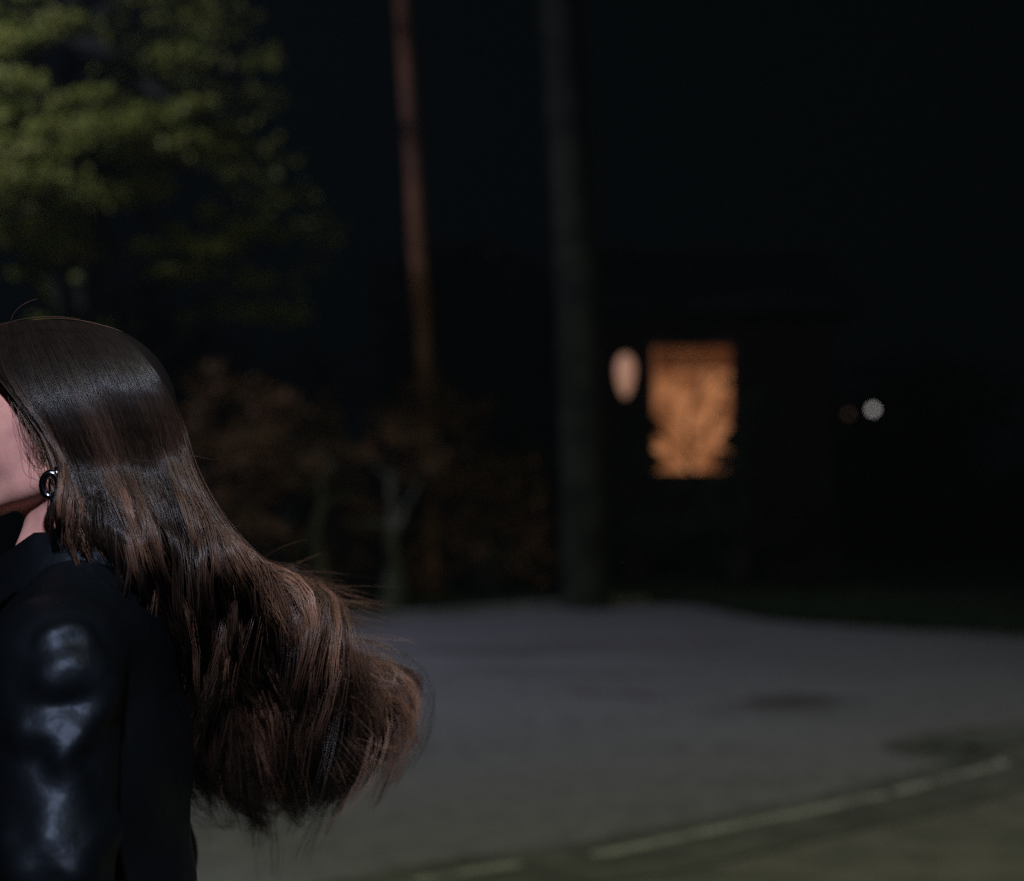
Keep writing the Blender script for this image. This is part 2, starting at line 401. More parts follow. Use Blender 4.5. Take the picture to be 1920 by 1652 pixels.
# thick grey trunk
t2 = [ground_base(1100, 17.4)+np.array([0, 0, -.05])] + px_trunk([(1098, 1080, 17.4), (1094, 900, 17.4), (1088, 700, 17.4), (1082, 520, 17.4), (1072, 320, 17.4), (1060, 140, 17.4), (1048, -60, 17.4), (1035, -320, 17.4), (1020, -640, 17.4)])
cl = []
for px, py, r in [(950, -640, 1.3), (1130, -720, 1.3), (1060, -900, 1.5), (860, -820, 1.1)]: cl += sub_clumps(P(px, py, 17.5), r, 9, 110)
lm = [(wig(P(1035, -320, 17.4), P(900, -660, 17.2), 6, .05), .12, .03), (wig(P(1030, -420, 17.4), P(1160, -700, 17.8), 6, .05), .1, .03)]
p2 = smooth_line(t2, 4)
r2 = np.linspace(.30, .235, len(p2)); r2[:3] += (.09, .05, .02)
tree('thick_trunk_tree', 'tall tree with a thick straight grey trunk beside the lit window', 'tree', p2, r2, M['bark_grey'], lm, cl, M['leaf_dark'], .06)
# pale forked sapling at the road edge
f = ground_base(737, 16.6)
p3 = smooth_line([f+(0, 0, -.03), P(737, 1130, 16.6), P(738, 1070, 16.6), P(733, 1015, 16.6), P(738, 960, 16.6), P(733, 915, 16.6), P(736, 885, 16.6)], 4)
r3 = np.linspace(.17, .05, len(p3)); r3[8:] *= .62
lm = [(wig(P(735, 1010, 16.6), P(775, 930, 16.5), 6, .02), .045, .02), (wig(P(775, 930, 16.5), P(786, 895, 16.5), 6, .01), .02, .008),
      (wig(P(735, 985, 16.6), P(650, 975, 16.5), 6, .02), .045, .02), (wig(P(736, 905, 16.6), P(690, 850, 16.5), 6, .02), .04, .02)]
cl = []
for px, py, r in [(700, 830, .35), (770, 820, .35), (830, 850, .3)]: cl += sub_clumps(P(px, py, 16.7), r, 6, 30)
tree('forked_sapling', 'short pale forked sapling at the far road edge, right of the hair ends', 'tree', p3, r3, M['bark_pale'], lm, cl, M['leaf_brown'], .04)
f = ground_base(606, 17.0)
p4 = smooth_line([f, P(602, 1080, 17), P(590, 1000, 17), P(603, 940, 17), P(596, 880, 17), P(600, 830, 17)], 4)
lm = [(wig(P(592, 1000, 17), P(560, 1030, 16.9), 5, .02), .05, .02), (wig(P(601, 950, 17), P(660, 925, 16.9), 6, .02), .04, .015), (wig(P(600, 900, 17), P(630, 850, 17), 5, .02), .03, .012)]
tree('thin_sapling', 'thin crooked grey sapling between the hair and the forked sapling', 'tree', p4, np.linspace(.09, .04, len(p4)), M['bark_pale'], lm, [], None, .04)
# shrubs
def shrub(name, label, px, d, h, w, lobes, lmat, n=60, size=.045):
    base = ground_base(px, d); root = empty(name, base); tag(root, label, 'shrub')
    b = MB()
    for i in range(7):
        tip = base + np.array([rng.normal(0, w*.35), rng.normal(0, .2), h*(.7+.3*rng.random())])
        b.tube(wig(base + rng.normal(0, .05, 3)*(1, 1, 0), tip, 7, .04), np.linspace(.03, .008, 7), 6)
    b.build('stem', M['bark_grey'], root, smooth=True)
    c = []
    for px_, py_, r in lobes: c += sub_clumps(P(px_, py_, d), r*1.25, 20, n//3, .8)
    V, F = leaves(c, 0, size); mesh_np('foliage', V, F, lmat, root, smooth=False)
    settle(root); return root
shrub('russet_shrub', 'tall russet leaved shrub directly behind the long hair', 470, 15.8, 2.4, 1.5,
      [(430, 780, .38), (500, 800, .36), (380, 850, .3), (460, 880, .34), (540, 870, .3), (400, 720, .25), (470, 960, .35)], M['leaf_brown'], 90)
shrub('undergrowth_shrub', 'tangled low brown shrub between the thin crooked sapling and the forked sapling', 665, 17.4, 1.9, 1.5,
      [(600, 790, .3), (655, 860, .32), (710, 800, .3), (640, 930, .3), (690, 980, .28), (580, 900, .3), (560, 1010, .3), (650, 1060, .3), (760, 880, .25)], M['leaf_brown'], 36)
shrub('undergrowth_shrub', 'low dark brown shrub between the forked sapling and the thick trunk', 920, 18.2, 2.0, 1.6,
      [(800, 740, .3), (770, 800, .32), (840, 780, .35), (790, 900, .3), (800, 990, .32), (800, 1080, .3), (880, 860, .4), (960, 900, .4), (900, 950, .4), (1000, 970, .35), (840, 920, .35), (950, 1030, .4), (870, 1040, .4), (1010, 1050, .3)], M['leaf_brown'], 40)
shrub('window_shrub', 'leafy shrub standing in front of the lit window, covering its lower corner', 1385, 20.0, 2.4, 1.3,
      [(1400, 880, .30), (1440, 840, .3), (1388, 815, .13), (1350, 905, .14), (1380, 830, .13), (1362, 862, .10), (1385, 790, .07), (1300, 912, .16), (1250, 925, .18), (1425, 760, .2), (1480, 900, .4), (1330, 960, .35), (1420, 980, .4), (1240, 985, .3)], M['leaf_dark'], 170, .06)
shrub('corner_shrub', 'small dark shrub under the wall lamp beside the thick trunk', 1190, 20.0, 2.0, .7,
      [(1190, 880, .2), (1212, 830, .09), (1205, 785, .09), (1197, 745, .06), (1176, 800, .08), (1170, 930, .25), (1200, 990, .3), (1222, 865, .10), (1228, 800, .09)], M['leaf_dark'], 130, .055)
# thin branches crossing in front of the window
br = empty('bare_sapling', ground_base(1290, 20.6)); tag(br, 'bare thin branched sapling standing before the lit window', 'tree')
b = MB(); bb = ground_base(1290, 20.6)
b.tube(smooth_line([bb, P(1285, 1000, 20.6), P(1296, 900, 20.6), P(1290, 800, 20.6), P(1310, 720, 20.6), P(1318, 600, 20.6)], 4), np.linspace(.035, .012, 21), 6)
for a_, b_, r_ in [((1292, 860), (1360, 760), .022), ((1290, 810), (1235, 760), .02), ((1330, 800), (1372, 700), .016), ((1305, 740), (1350, 690), .016), ((1292, 880), (1225, 800), .024), ((1225, 800), (1212, 790), .02), ((1310, 720), (1260, 640), .014), ((1340, 790), (1385, 780), .016)]:
    b.tube(wig(P(*a_, 20.6), P(*b_, 20.6), 6, .015), np.linspace(r_, r_*.5, 6), 5)
b.build('trunk', M['bark_grey'], br, smooth=True)
c = []
for px_, py_, r in [(1362, 715, .10), (1240, 810, .07), (1335, 700, .05), (1350, 760, .07), (1310, 812, .06)]: c += sub_clumps(P(px_, py_, 20.6), r, 4, 22)
V, F = leaves(c, 0, .035); mesh_np('crown', V, F, M['leaf_dark'], br, smooth=False); settle(br)
# far dark wood, one mass
cl = []
for i in range(110):
    x = rng.uniform(-34, 34); y = rng.uniform(34, 48); z = rng.uniform(.5, 5)
    cl.append(((x, y, z), (2.4, 1.5, 1.5), 260))
for i in range(60):
    cl.append(((rng.uniform(-2, 6.5), rng.uniform(31, 36), rng.uniform(2, 6)), (1.7, 1.2, 1.0), 260))
V, F = leaves(cl, 0, .22); o = mesh_np('forest', V, F, M['leaf_dark'], smooth=False)
tag(o, 'pitch dark woodland behind the house and road', 'forest', kind='stuff')

# ------------------------------------------------------------------ house with a lit window
HY = 23.0
def hp(px, py): q = P(px, py, HY); return q[0], q[2]
wx0, wz1 = hp(1225, 648); wx1, wz0 = hp(1374, 884)
hx0, _ = hp(1120, 640); hx1, _ = hp(1560, 640)
M['siding'] = mat('dark_wood_siding', (0.010, 0.008, 0.007), .95, .02, noise=(6, (0.006, 0.005, 0.004), .4, .6))
M['roof'] = mat('dark_roof_tiles', (0.012, 0.012, 0.013), .95, .05)
M['trim'] = mat('window_trim', (0.03, 0.022, 0.018), .8, .1)
M['found'] = mat('stone_plinth', (0.012, 0.012, 0.011), .95, .05)
house = empty('house', ((hx0+hx1)/2, HY, 0)); tag(house, 'dark timber house with one orange lit window', 'house')
b = MB(); top = 4.5; T = .25
zb = .5
rows = [zb + i*.18 for i in range(int((top-zb)/.18)+1)]
def sidewall(x0, x1, z0, z1):
    z = z0
    while z < z1 - 1e-4:   # lapped boards
        zz = min(z+.18, z1); b.add([(x0, HY-.025, z), (x1, HY-.025, z), (x1, HY-.004, zz), (x0, HY-.004, zz), (x0, HY, z), (x1, HY, z)], [(0,1,2,3), (0,4,5,1)]); z = zz
sidewall(hx0, wx0, zb, top); sidewall(wx1, hx1, zb, top); sidewall(wx0, wx1, zb, wz0); sidewall(wx0, wx1, wz1, top)
b.box((hx0, HY+.001, zb), (wx0, HY+T, top)); b.box((wx1, HY+.001, zb), (hx1, HY+T, top)); b.box((wx0+.001, HY+.001, zb), (wx1-.001, HY+T, wz0)); b.box((wx0+.001, HY+.001, wz1), (wx1-.001, HY+T, top))
b.box((hx0, HY+T+.001, zb), (hx0+T, HY+6, top)); b.box((hx1-T, HY+T+.001, zb), (hx1, HY+6, top)); b.box((hx0, HY+6.001, zb), (hx1, HY+6+T, top))
b.build('wall', M['siding'], house)
b = MB(); b.box((hx0-.06, HY-.06, -.05), (hx1+.06, HY+6.3, zb-.002)); b.build('plinth', M['found'], house)
b = MB(); y0, y1, x0, x1 = HY-.6, HY+6.8, hx0-.5, hx1+.5; ym = (y0+y1)/2
b.add([(x0,y0,top-.1),(x1,y0,top-.1),(x1,ym,top+1.3),(x0,ym,top+1.3),(x0,y1,top-.1),(x1,y1,top-.1),(x0,y0,top-.22),(x1,y0,top-.22),(x1,y1,top-.22),(x0,y1,top-.22)],
      [(0,1,2,3),(3,2,5,4),(0,6,7,1),(5,8,9,4),(6,9,8,7),(1,7,8,5,2),(0,3,4,9,6)])
b.build('roof', M['roof'], house)
win = MB(); fw = .05
win.box((wx0-.07, HY-.05, wz0-.07), (wx0, HY-.002-.025, wz1+.07)); win.box((wx1, HY-.05, wz0-.07), (wx1+.07, HY-.027, wz1+.07))
win.box((wx0+.001, HY-.05, wz1), (wx1-.001, HY-.027, wz1+.07)); win.box((wx0+.001, HY-.09, wz0-.07), (wx1-.001, HY-.027, wz0))
window = win.build('window', M['trim'], house); 
b = MB(); b.box((wx0+.002, HY+.10, wz0+.002), (wx1-.002, HY+.108, wz1-.002))
M['glass'] = mat('window_glass', (1, 1, 1), .02); gb = M['glass'].node_tree.nodes['Principled BSDF']; gb.inputs['Transmission Weight'].default_value = 1; gb.inputs['IOR'].default_value = 1.05
b.build('pane', M['glass'], window)
def glow(name, c, s, c2=None, sc=2.0, lo=.35, hi=.65):
    m = mat(name, tuple(min(1, v) for v in c), .9)
    nt = m.node_tree; bb_ = nt.nodes['Principled BSDF']
    tc = nt.nodes.new('ShaderNodeTexCoord'); n = nt.nodes.new('ShaderNodeTexNoise'); n.inputs['Scale'].default_value = sc; n.inputs['Detail'].default_value = 2
    nt.links.new(tc.outputs['Object'], n.inputs['Vector'])
    r = nt.nodes.new('ShaderNodeMapRange'); r.inputs[1].default_value = lo; r.inputs[2].default_value = hi; nt.links.new(n.outputs[0], r.inputs[0])
    mx = nt.nodes.new('ShaderNodeMix'); mx.data_type = 'RGBA'; mx.inputs[6].default_value = (*c, 1); mx.inputs[7].default_value = (*(c2 or c), 1)
    nt.links.new(r.outputs[0], mx.inputs[0]); nt.links.new(mx.outputs[2], bb_.inputs['Emission Color']); bb_.inputs['Emission Strength'].default_value = s
    bb_.inputs['Base Color'].default_value = (*[v*.4 for v in c], 1)
    return m
M['curtain'] = glow('lit_curtain', (0.46, 0.185, 0.078), 1.0, (0.17, 0.060, 0.022), 2.1, .38, .62)
M['blind'] = glow('dim_blind', (0.075, 0.022, 0.007), 1.0, (0.04, 0.012, 0.004), 1.2)
# pleated curtain
n = 90; xs = np.linspace(wx0+.003, wx1-.003, n); yy = HY+.17 + .018*np.sin(np.linspace(0, 34, n) + .6*np.sin(np.linspace(0, 9, n)))
V = np.concatenate([np.c_[xs, yy, np.full(n, wz0+.003)], np.c_[xs, yy, np.full(n, wz1-.003)]])
mesh_np('curtain', V, [(i, i+1, n+i+1, n+i) for i in range(n-1)], M['curtain'], window)
_, bz = hp(1300, 692); bx, _ = hp(1232, 692)
b = MB()
k = 6
for i in range(k):
    z0 = bz + (wz1-bz)*i/k; z1 = bz + (wz1-bz)*(i+1)/k
    b.add([(bx, HY+.118, z0), (wx1-.004, HY+.118, z0), (wx1-.004, HY+.130, z1-.004), (bx, HY+.130, z1-.004)], [(0,1,2,3)])
b.build('blind', M['blind'], window)
settle(house)
for c in house.children:
    for q in c.children: q.location = (0, 0, 0)

# wall lamp by the window
lx, lz = P(1173, 704, 22.7)[[0, 2]]
wl = empty('wall_lamp', (lx, HY-.26, lz)); tag(wl, 'glowing orange wall lamp between the thick trunk and the lit window', 'lamp')
M['lampglass'] = mat('lamp_glass', (0.6, 0.4, 0.3), .4, emit=(1.0, .50, .31), estr=.30)
M['iron'] = mat('dark_iron', (0.02, 0.02, 0.02), .5, metal=.5)
b = MB(); zz = np.linspace(-.34, .34, 14)
b.tube(np.c_[np.full(14, lx), np.full(14, HY-.26), lz+zz], .14*np.sqrt(np.clip(1-(zz/.35)**2, .02, 1))*(1+.25*zz/.3), 16); b.build('lamp_shade', M['lampglass'], wl, smooth=True)
b = MB(); b.box((lx-.06, HY-.06, lz-.1), (lx+.06, HY-.027, lz+.1)); b.tube([(lx, HY-.05, lz+.05), (lx, HY-.15, lz+.36), (lx, HY-.26, lz+.36), (lx, HY-.26, lz+.29)], .015, 8); b.build('bracket', M['iron'], wl, smooth=False)
settle(wl)
# distant lamp posts
def lamp_post(px, py, d, r, e, label, col):
    q = P(px, py, d); root = empty('lamp_post', (q[0], d, 0)); tag(root, label, 'street lamp', 'distant lamp posts')
    b = MB(); b.tube([(q[0]+.5, d, 0), (q[0]+.5, d, q[2]+.1), (q[0]+.45, d, q[2]+.22), (q[0]+.2, d, q[2]+.27), (q[0], d, q[2]+.2)], .035, 8); b.build('pole', M['iron'], root, smooth=True)
    b = MB(); t = np.linspace(-1, 1, 9); b.tube(np.c_[np.full(9, q[0]), np.full(9, d), q[2]+t*r], r*np.sqrt(np.clip(1-t*t, .01, 1)), 12)
    m = mat('lamp_bulb', (.5, .5, .5), .4, emit=col, estr=e); b.build('lamp_head', m, root, smooth=True)
    b = MB(); b.tube([(q[0], d, q[2]+r+.005), (q[0], d, q[2]+.11)], [.16, .05], 12); b.build('hood', M['iron'], root, smooth=True)
    settle(root)
lamp_post(1637, 768, 33, .065, 1.1, 'small pale lamp shining alone in the dark, right of the lit window', (1, .96, .92))
lamp_post(1591, 776, 33.5, .05, .12, 'very faint brownish lamp just left of the small pale one', (1, .6, .4))

# ------------------------------------------------------------------ signed-distance modelling (for body and clothes)
def noise3(X, Y, Z, f, seed=0):
    r = np.random.default_rng(seed); out = 0
    for i in range(5):
        k = r.normal(0, 1, 3) * f; ph = r.random(3) * 6.28
        out = out + np.sin(k[0]*X + ph[0] + 1.3*np.sin(k[1]*Y+ph[1])) * np.sin(k[2]*Z + ph[2] + 1.1*np.sin(k[0]*Y*.7+ph[0]))
    return out / 2.2
class SDF:
    def __init__(s, xs, ys, zs):
        s.x, s.y, s.z = [np.asarray(a, float) for a in (xs, ys, zs)]
        s.F = np.full((len(xs), len(ys), len(zs)), .25, np.float32)
    def win(s, lo, hi, m):
        r = []
        for a, l, h in zip((s.x, s.y, s.z), lo, hi):
            r.append(slice(max(np.searchsorted(a, l-m)-1, 0), min(np.searchsorted(a, h+m)+1, len(a))))
        return tuple(r), s.x[r[0]][:, None, None], s.y[r[1]][None, :, None], s.z[r[2]][None, None, :]
    def comb(s, w, d, k, sub=False):
        a = s.F[w]
        if sub: h = np.clip(.5-.5*(d+a)/k, 0, 1); s.F[w] = a*(1-h) - d*h + k*h*(1-h)
        else: h = np.clip(.5+.5*(d-a)/k, 0, 1); s.F[w] = d*(1-h) + a*h - k*h*(1-h)
    def ell(s, c, r, k=.02, rot=0.0, sub=False):
        m = max(r); w, X, Y, Z = s.win([ci-m for ci in c], [ci+m for ci in c], .06)
        x, y, z = X-c[0], Y-c[1], Z-c[2]
        if rot: ca, sa = math.cos(rot), math.sin(rot); x, z = x*ca+z*sa, -x*sa+z*ca
        k0 = np.sqrt((x/r[0])**2+(y/r[1])**2+(z/r[2])**2); k1 = np.sqrt((x/r[0]**2)**2+(y/r[1]**2)**2+(z/r[2]**2)**2)+1e-9
        s.comb(w, k0*(k0-1)/k1, k, sub)
    def cap(s, a, b, ra, rb, k=.02, flat=1.0, sub=False):
        a = np.array(a, float); b = np.array(b, float); m = max(ra, rb)
        w, X, Y, Z = s.win(np.minimum(a, b)-m, np.maximum(a, b)+m, .06)
        ab = b-a; t = np.clip(((X-a[0])*ab[0]+(Y-a[1])*ab[1]+(Z-a[2])*ab[2])/(ab@ab), 0, 1)
        d = np.sqrt((X-a[0]-t*ab[0])**2+((Y-a[1]-t*ab[1])/flat)**2+(Z-a[2]-t*ab[2])**2) - (ra+(rb-ra)*t)
        s.comb(w, d, k, sub)
    def chain(s, pts, rs, k=.02):
        for i in range(len(pts)-1): s.cap(pts[i], pts[i+1], rs[i], rs[i+1], k)
    def cut(s, fn, k=.004):
        d = fn(s.x[:, None, None], s.y[None, :, None], s.z[None, None, :]); s.F = np.maximum(s.F, d.astype(np.float32))
    def mesh(s):
        F = s.F; ins = F < 0; nx, ny, nz = F.shape
        cnt = np.zeros((nx-1, ny-1, nz-1), np.int8)
        for i in (0, 1):
            for j in (0, 1):
                for l in (0, 1): cnt += ins[i:nx-1+i, j:ny-1+j, l:nz-1+l]
        act = (cnt > 0) & (cnt < 8); idx = np.full(cnt.shape, -1, np.int64); I = np.argwhere(act); idx[act] = np.arange(len(I))
        acc = np.zeros((len(I), 3)); num = np.zeros(len(I))
        C = [(i, j, l) for i in (0, 1) for j in (0, 1) for l in (0, 1)]
        G3 = (s.x, s.y, s.z)
        def pos(c): return np.stack([G3[q][I[:, q]+c[q]] for q in range(3)], 1)
        for a in range(8):
            for b in range(a+1, 8):
                ca, cb = C[a], C[b]
                if sum(abs(p-q) for p, q in zip(ca, cb)) != 1: continue
                fa = F[I[:, 0]+ca[0], I[:, 1]+ca[1], I[:, 2]+ca[2]]; fb = F[I[:, 0]+cb[0], I[:, 1]+cb[1], I[:, 2]+cb[2]]
                m = (fa < 0) != (fb < 0); t = np.where(m, fa/(fa-fb+1e-12), 0)[:, None]
                acc += np.where(m[:, None], pos(ca)*(1-t)+pos(cb)*t, 0); num += m
        V = acc/num[:, None]; Fs = []
        for ax in range(3):
            A = ins; sl0 = [slice(None)]*3; sl1 = [slice(None)]*3; sl0[ax] = slice(0, -1); sl1[ax] = slice(1, None)
            ch = A[tuple(sl0)] != A[tuple(sl1)]; E = np.argwhere(ch); u, v = [(1, 2), (2, 0), (0, 1)][ax]
            E = E[(E[:, u] > 0) & (E[:, v] > 0) & (E[:, u] < F.shape[u]-1) & (E[:, v] < F.shape[v]-1)]
            inside = A[E[:, 0], E[:, 1], E[:, 2]]
            q = []
            for du, dv in ((1, 1), (0, 1), (0, 0), (1, 0)):
                e = E.copy(); e[:, u] -= du; e[:, v] -= dv; q.append(idx[e[:, 0], e[:, 1], e[:, 2]])
            q = np.stack(q, 1); q[~inside] = q[~inside][:, ::-1]; Fs.append(q)
        Fq = np.concatenate(Fs); Fq = Fq[(Fq >= 0).all(1)]
        return V, Fq
def ax(*segs):
    out = []
    for a, b, st in segs: out += list(np.arange(a, b-1e-9, st))
    return np.array(out + [segs[-1][1]])

# ------------------------------------------------------------------ the person (local x = away from the face, y = away from camera side, z up)
PX, PY = -.45, 1.47
person = empty('person', (PX, PY, 0))
tag(person, 'person in black leather jacket with silver earring, long brown hair swinging behind', 'person')
# joints
shL, shR = (.030, -.158, 1.345), (-.012, .160, 1.345)
elL, elR = (.045, -.215, 1.07), (.02, .225, 1.06)
wrL, wrR = (-.13, -.235, .90), (-.02, .235, .82)
hipL, hipR = (.01, -.088, .88), (.0, .088, .88)
knL, knR = (-.17, -.095, .50), (.10, .085, .47)
anL, anR = (-.22, -.10, .095), (.38, .085, .22)
def skull(s, g=0.0):
    s.ell((.004, 0, 1.575), (.093+g, .0735+g, .088+g), .02)
body = SDF(ax((-.42, -.13, .010), (-.13, .12, .0035), (.12, .52, .010)), ax((-.30, -.09, .009), (-.09, .09, .0035), (.09, .30, .009)), ax((-.02, .74, .011), (.74, .96, .005), (.96, 1.40, .009), (1.40, 1.69, .0032)))
b = body
skull(b)
b.ell((-.045, 0, 1.562), (.055, .062, .070), .02)          # brow / front of the skull
b.ell((-.040, 0, 1.525), (.052, .054, .044), .02)          # cheeks
b.cap((-.004, -.056, 1.507), (-.080, -.017, 1.487), .0155, .014, .014); b.cap((-.004, .056, 1.507), (-.080, .017, 1.487), .0155, .014, .014); b.cap((-.03, 0, 1.518), (-.06, 0, 1.505), .028, .026, .02)   # jaw
b.ell((-.086, 0, 1.482), (.016, .020, .014), .012)          # chin
b.cap((-.098, 0, 1.562), (-.113, 0, 1.529), .008, .0105, .012); b.ell((-.103, -.010, 1.526), (.011, .008, .007), .006); b.ell((-.103, .010, 1.526), (.011, .008, .007), .006)
b.ell((-.095, 0, 1.508), (.010, .021, .0055), .006); b.ell((-.093, 0, 1.499), (.011, .018, .0065), .006)
b.cap((-.102, -.016, 1.504), (-.102, .016, 1.504), .0015, .0015, .003, sub=True)
for sy in (-1, 1):
    b.ell((-.097, sy*.031, 1.560), (.012, .015, .010), .010, sub=True)
    b.ell((-.082, sy*.031, 1.559), (.0135, .0145, .0125), .004)
    b.cap((-.094, sy*.016, 1.574), (-.086, sy*.047, 1.574), .006, .005, .008)
    # ear
    b.ell((.004, sy*.0745, 1.540), (.017, .007, .028), .006, rot=.25*1); b.ell((-.001, sy*.0765, 1.538), (.009, .006, .014), .005, sub=True)
    b.ell((-.004, sy*.070, 1.515), (.0085, .0055, .010), .005)
b.cap((.028, 0, 1.52), (.020, 0, 1.37), .049, .054, .016)
b.cap((-.006, 0, 1.475), (-.038, 0, 1.37), .037, .046, .02); b.cap((.012, -.040, 1.50), (-.045, -.014, 1.385), .016, .013, .015); b.cap((.012, .040, 1.50), (-.045, .014, 1.385), .016, .013, .015)
b.cap((.02, -.03, 1.352), (shL[0], -.12, 1.315), .036, .030, .03); b.cap((.02, .03, 1.352), (shR[0], .12, 1.315), .036, .030, .03)
b.ell((.018, 0, 1.235), (.085, .12, .13), .04); b.ell((-.045, -.065, 1.22), (.045, .05, .05), .03); b.ell((-.045, .065, 1.22), (.045, .05, .05), .03)
b.ell((.01, 0, 1.06), (.078, .11, .14), .05); b.ell((.02, 0, .92), (.095, .145, .11), .05)
for sh, el, wr, sy in ((shL, elL, wrL, -1), (shR, elR, wrR, 1)):
    b.chain([(sh[0], sh[1]*.93, sh[2]-.03), el], [.034, .029], .03); b.chain([el, wr], [.034, .022], .015)
    # hand: palm, four unequal curled fingers, thumb off the palm's side
    d = np.array(wr)-np.array(el); d /= np.linalg.norm(d); w_ = np.array(wr); side = np.array([-.75, 0, .65]); side -= side@d*d; side /= np.linalg.norm(side); nrm = np.cross(d, side)*(1 if sy < 0 else -1)
    inn = np.array([0, -sy, 0.])
    for o_ in (-.022, -.007, .008, .022): b.cap(w_+d*.02+side*o_*.6, w_+d*.082+side*o_, .014, .0105, .008)
    for o_, L_ in ((-.025, .058), (-.0085, .070), (.0085, .076), (.025, .068)):
        p0 = w_+d*.084+side*o_; p1 = p0+d*L_*.42+inn*.006; p2 = p1+(d*.75+inn*.65)*L_*.32; p3 = p2+(d*.35+inn*.9)*L_*.26
        b.chain([p0, p1, p2, p3], [.0092, .0085, .0078, .0066], .003)
    q0 = w_+d*.03+side*.024; q1 = q0+(side*.75+d*.55+inn*.3)*.032; q2 = q1+(side*.2+d*.9+inn*.4)*.03; b.chain([q0, q1, q2], [.013, .0105, .0085], .006)
for h, kn, an in ((hipL, knL, anL), (hipR, knR, anR)):
    b.chain([h, kn], [.078, .050], .04); b.chain([kn, an], [.050, .031], .02)
    b.cap(an, (an[0]-.12, an[1], max(.04, an[2]-.07)), .03, .024, .02)
V, F = body.mesh()
body_o = mesh_np('body', V, F, M['skin'], person)

# jacket: torso shell, shoulders, sleeves with folds
jk = SDF(ax((-.26, -.17, .008), (-.17, .20, .0038), (.20, .24, .008)), ax((-.32, -.02, .0038), (-.02, .32, .008)), ax((.80, 1.02, .007), (1.02, 1.46, .0038)))
j = jk
j.ell((-.002, 0, 1.24), (.104, .155, .165), .05); j.ell((.012, 0, 1.06), (.112, .142, .20), .05); j.ell((.010, 0, .94), (.115, .158, .15), .05)
j.cap((.004, -.06, 1.225), (.004, .06, 1.225), .092, .092, .05)
j.cap((.014, -.015, 1.395), (.015, -.03, 1.33), .066, .08, .03); j.cap((.014, .015, 1.395), (.015, .03, 1.33), .066, .08, .03)
j.cap((.026, -.05, 1.368), (shL[0], shL[1]+.014, shL[2]-.006), .050, .055, .045); j.cap((.02, .05, 1.368), (shR[0], shR[1]-.014, shR[2]-.006), .050, .055, .045)
for sh, el, wr in ((shL, elL, wrL), (shR, elR, wrR)):
    j.chain([(sh[0], sh[1], sh[2]-.01), el], [.060, .053], .022); j.chain([el, wr], [.053, .042], .02)
# folds of the near sleeve, in photograph positions on its surface
def surf(px, py):
    for d in np.arange(1.12, 1.60, .0015):
        w = P(px, py, d); q = (w[0]-PX, w[1]-PY, w[2])
        i = [min(max(int(np.searchsorted(a_, v)), 0), len(a_)-1) for a_, v in zip((jk.x, jk.y, jk.z), q)]
        if jk.F[i[0], i[1], i[2]] < 0: return d
    return None
def ridge(pts, r, k=.012, sub=False, sink=.75):
    q = []
    for px, py in pts:
        d = surf(px, py)
        if d is None: continue
        w = P(px, py, d + r*sink*(-1 if sub else 1)); q.append((w[0]-PX, w[1]-PY, w[2]))
    for i in range(len(q)-1): j.cap(q[i], q[i+1], r, r, k, sub=sub)
R_ = [([(82, 1202), (98, 1190), (125, 1184), (150, 1188), (168, 1202)], .0045, .012, False),
      ([(95, 1275), (130, 1256), (165, 1262), (200, 1300)], .006, .030, False),
      ([(48, 1372), (100, 1376), (150, 1364), (182, 1330), (198, 1290)], .0065, .022, False),
      ([(150, 1385), (124, 1408), (118, 1432), (132, 1462), (148, 1500)], .004, .018, False),
      ([(100, 1545), (150, 1580), (200, 1560)], .007, .035, False),
      ([(85, 1590), (130, 1640), (180, 1700)], .006, .03, False),
      ([(18, 1585), (45, 1630), (80, 1690)], .008, .025, False)]
for i_, (pts_, r_, k_, sb_) in enumerate(R_): ridge(pts_, r_, k_, sb_, .3 if i_ == 0 else .75)
X, Y, Z = j.x[:, None, None], j.y[None, :, None], j.z[None, None, :]
arm = np.clip((-Y-.10)/.05, 0, 1) + np.clip((Y-.10)/.05, 0, 1)
f1 = noise3(X*.45+Z*.35, Y*.5, Z+.5*X, 52, 21); f2 = noise3(X, Y, Z*1.2, 34, 3); f3 = noise3(X*.6-Z*.4, Y, Z, 95, 8)
j.F += ((.0006*np.abs(f1) - .0002)*(.35+.8*arm) + .0008*f2 + .0005*f3).astype(np.float32)
j.cut(lambda x, y, z: .845 - z + 0*x + 0*y)
j.cut(lambda x, y, z: z - 1.432 + 0*x + 0*y)
V, F = jk.mesh()
jacket = mesh_np('jacket', V, F, M['leather'], person)
# collar: stand that folds over and falls outward
def collar():
    na = 90; prof = [(.000, -.034), (.001, -.004), (.003, .006), (.008, .010), (.013, .006), (.018, -.008), (.026, -.026), (.033, -.040), (.030, -.043), (.022, -.028), (.012, -.008)]
    V = []
    for i in range(na):
        a = -math.pi + .22 + (2*math.pi-.44)*i/(na-1)        # open at the front (-x)
        ca, sa = math.cos(a), math.sin(a); fr = max(0, -ca)
        rx = .062 + .045*fr; ry = .058
        x0 = .014 + rx*ca
        ztop = 1.441 - .62*max(0, -.020 - x0) + .003*math.sin(3*a) - .006*max(0, ca)
        for r, z in prof: V.append((.014 + (rx+r)*ca, (ry+r*1.05)*sa, ztop + z*(1+.3*fr)))
    k = len(prof); F = [(i*k+q, i*k+(q+1) % k, (i+1)*k+(q+1) % k, (i+1)*k+q) for i in range(na-1) for q in range(k)]
    return V, F
V, F = collar(); co = mesh_np('collar', V, F, M['leather'], jacket)
# lower edge seam and shoulder seam stitching, raised piping
def loc(px, py, d): w = P(px, py, d); return (w[0]-PX, w[1]-PY, w[2])
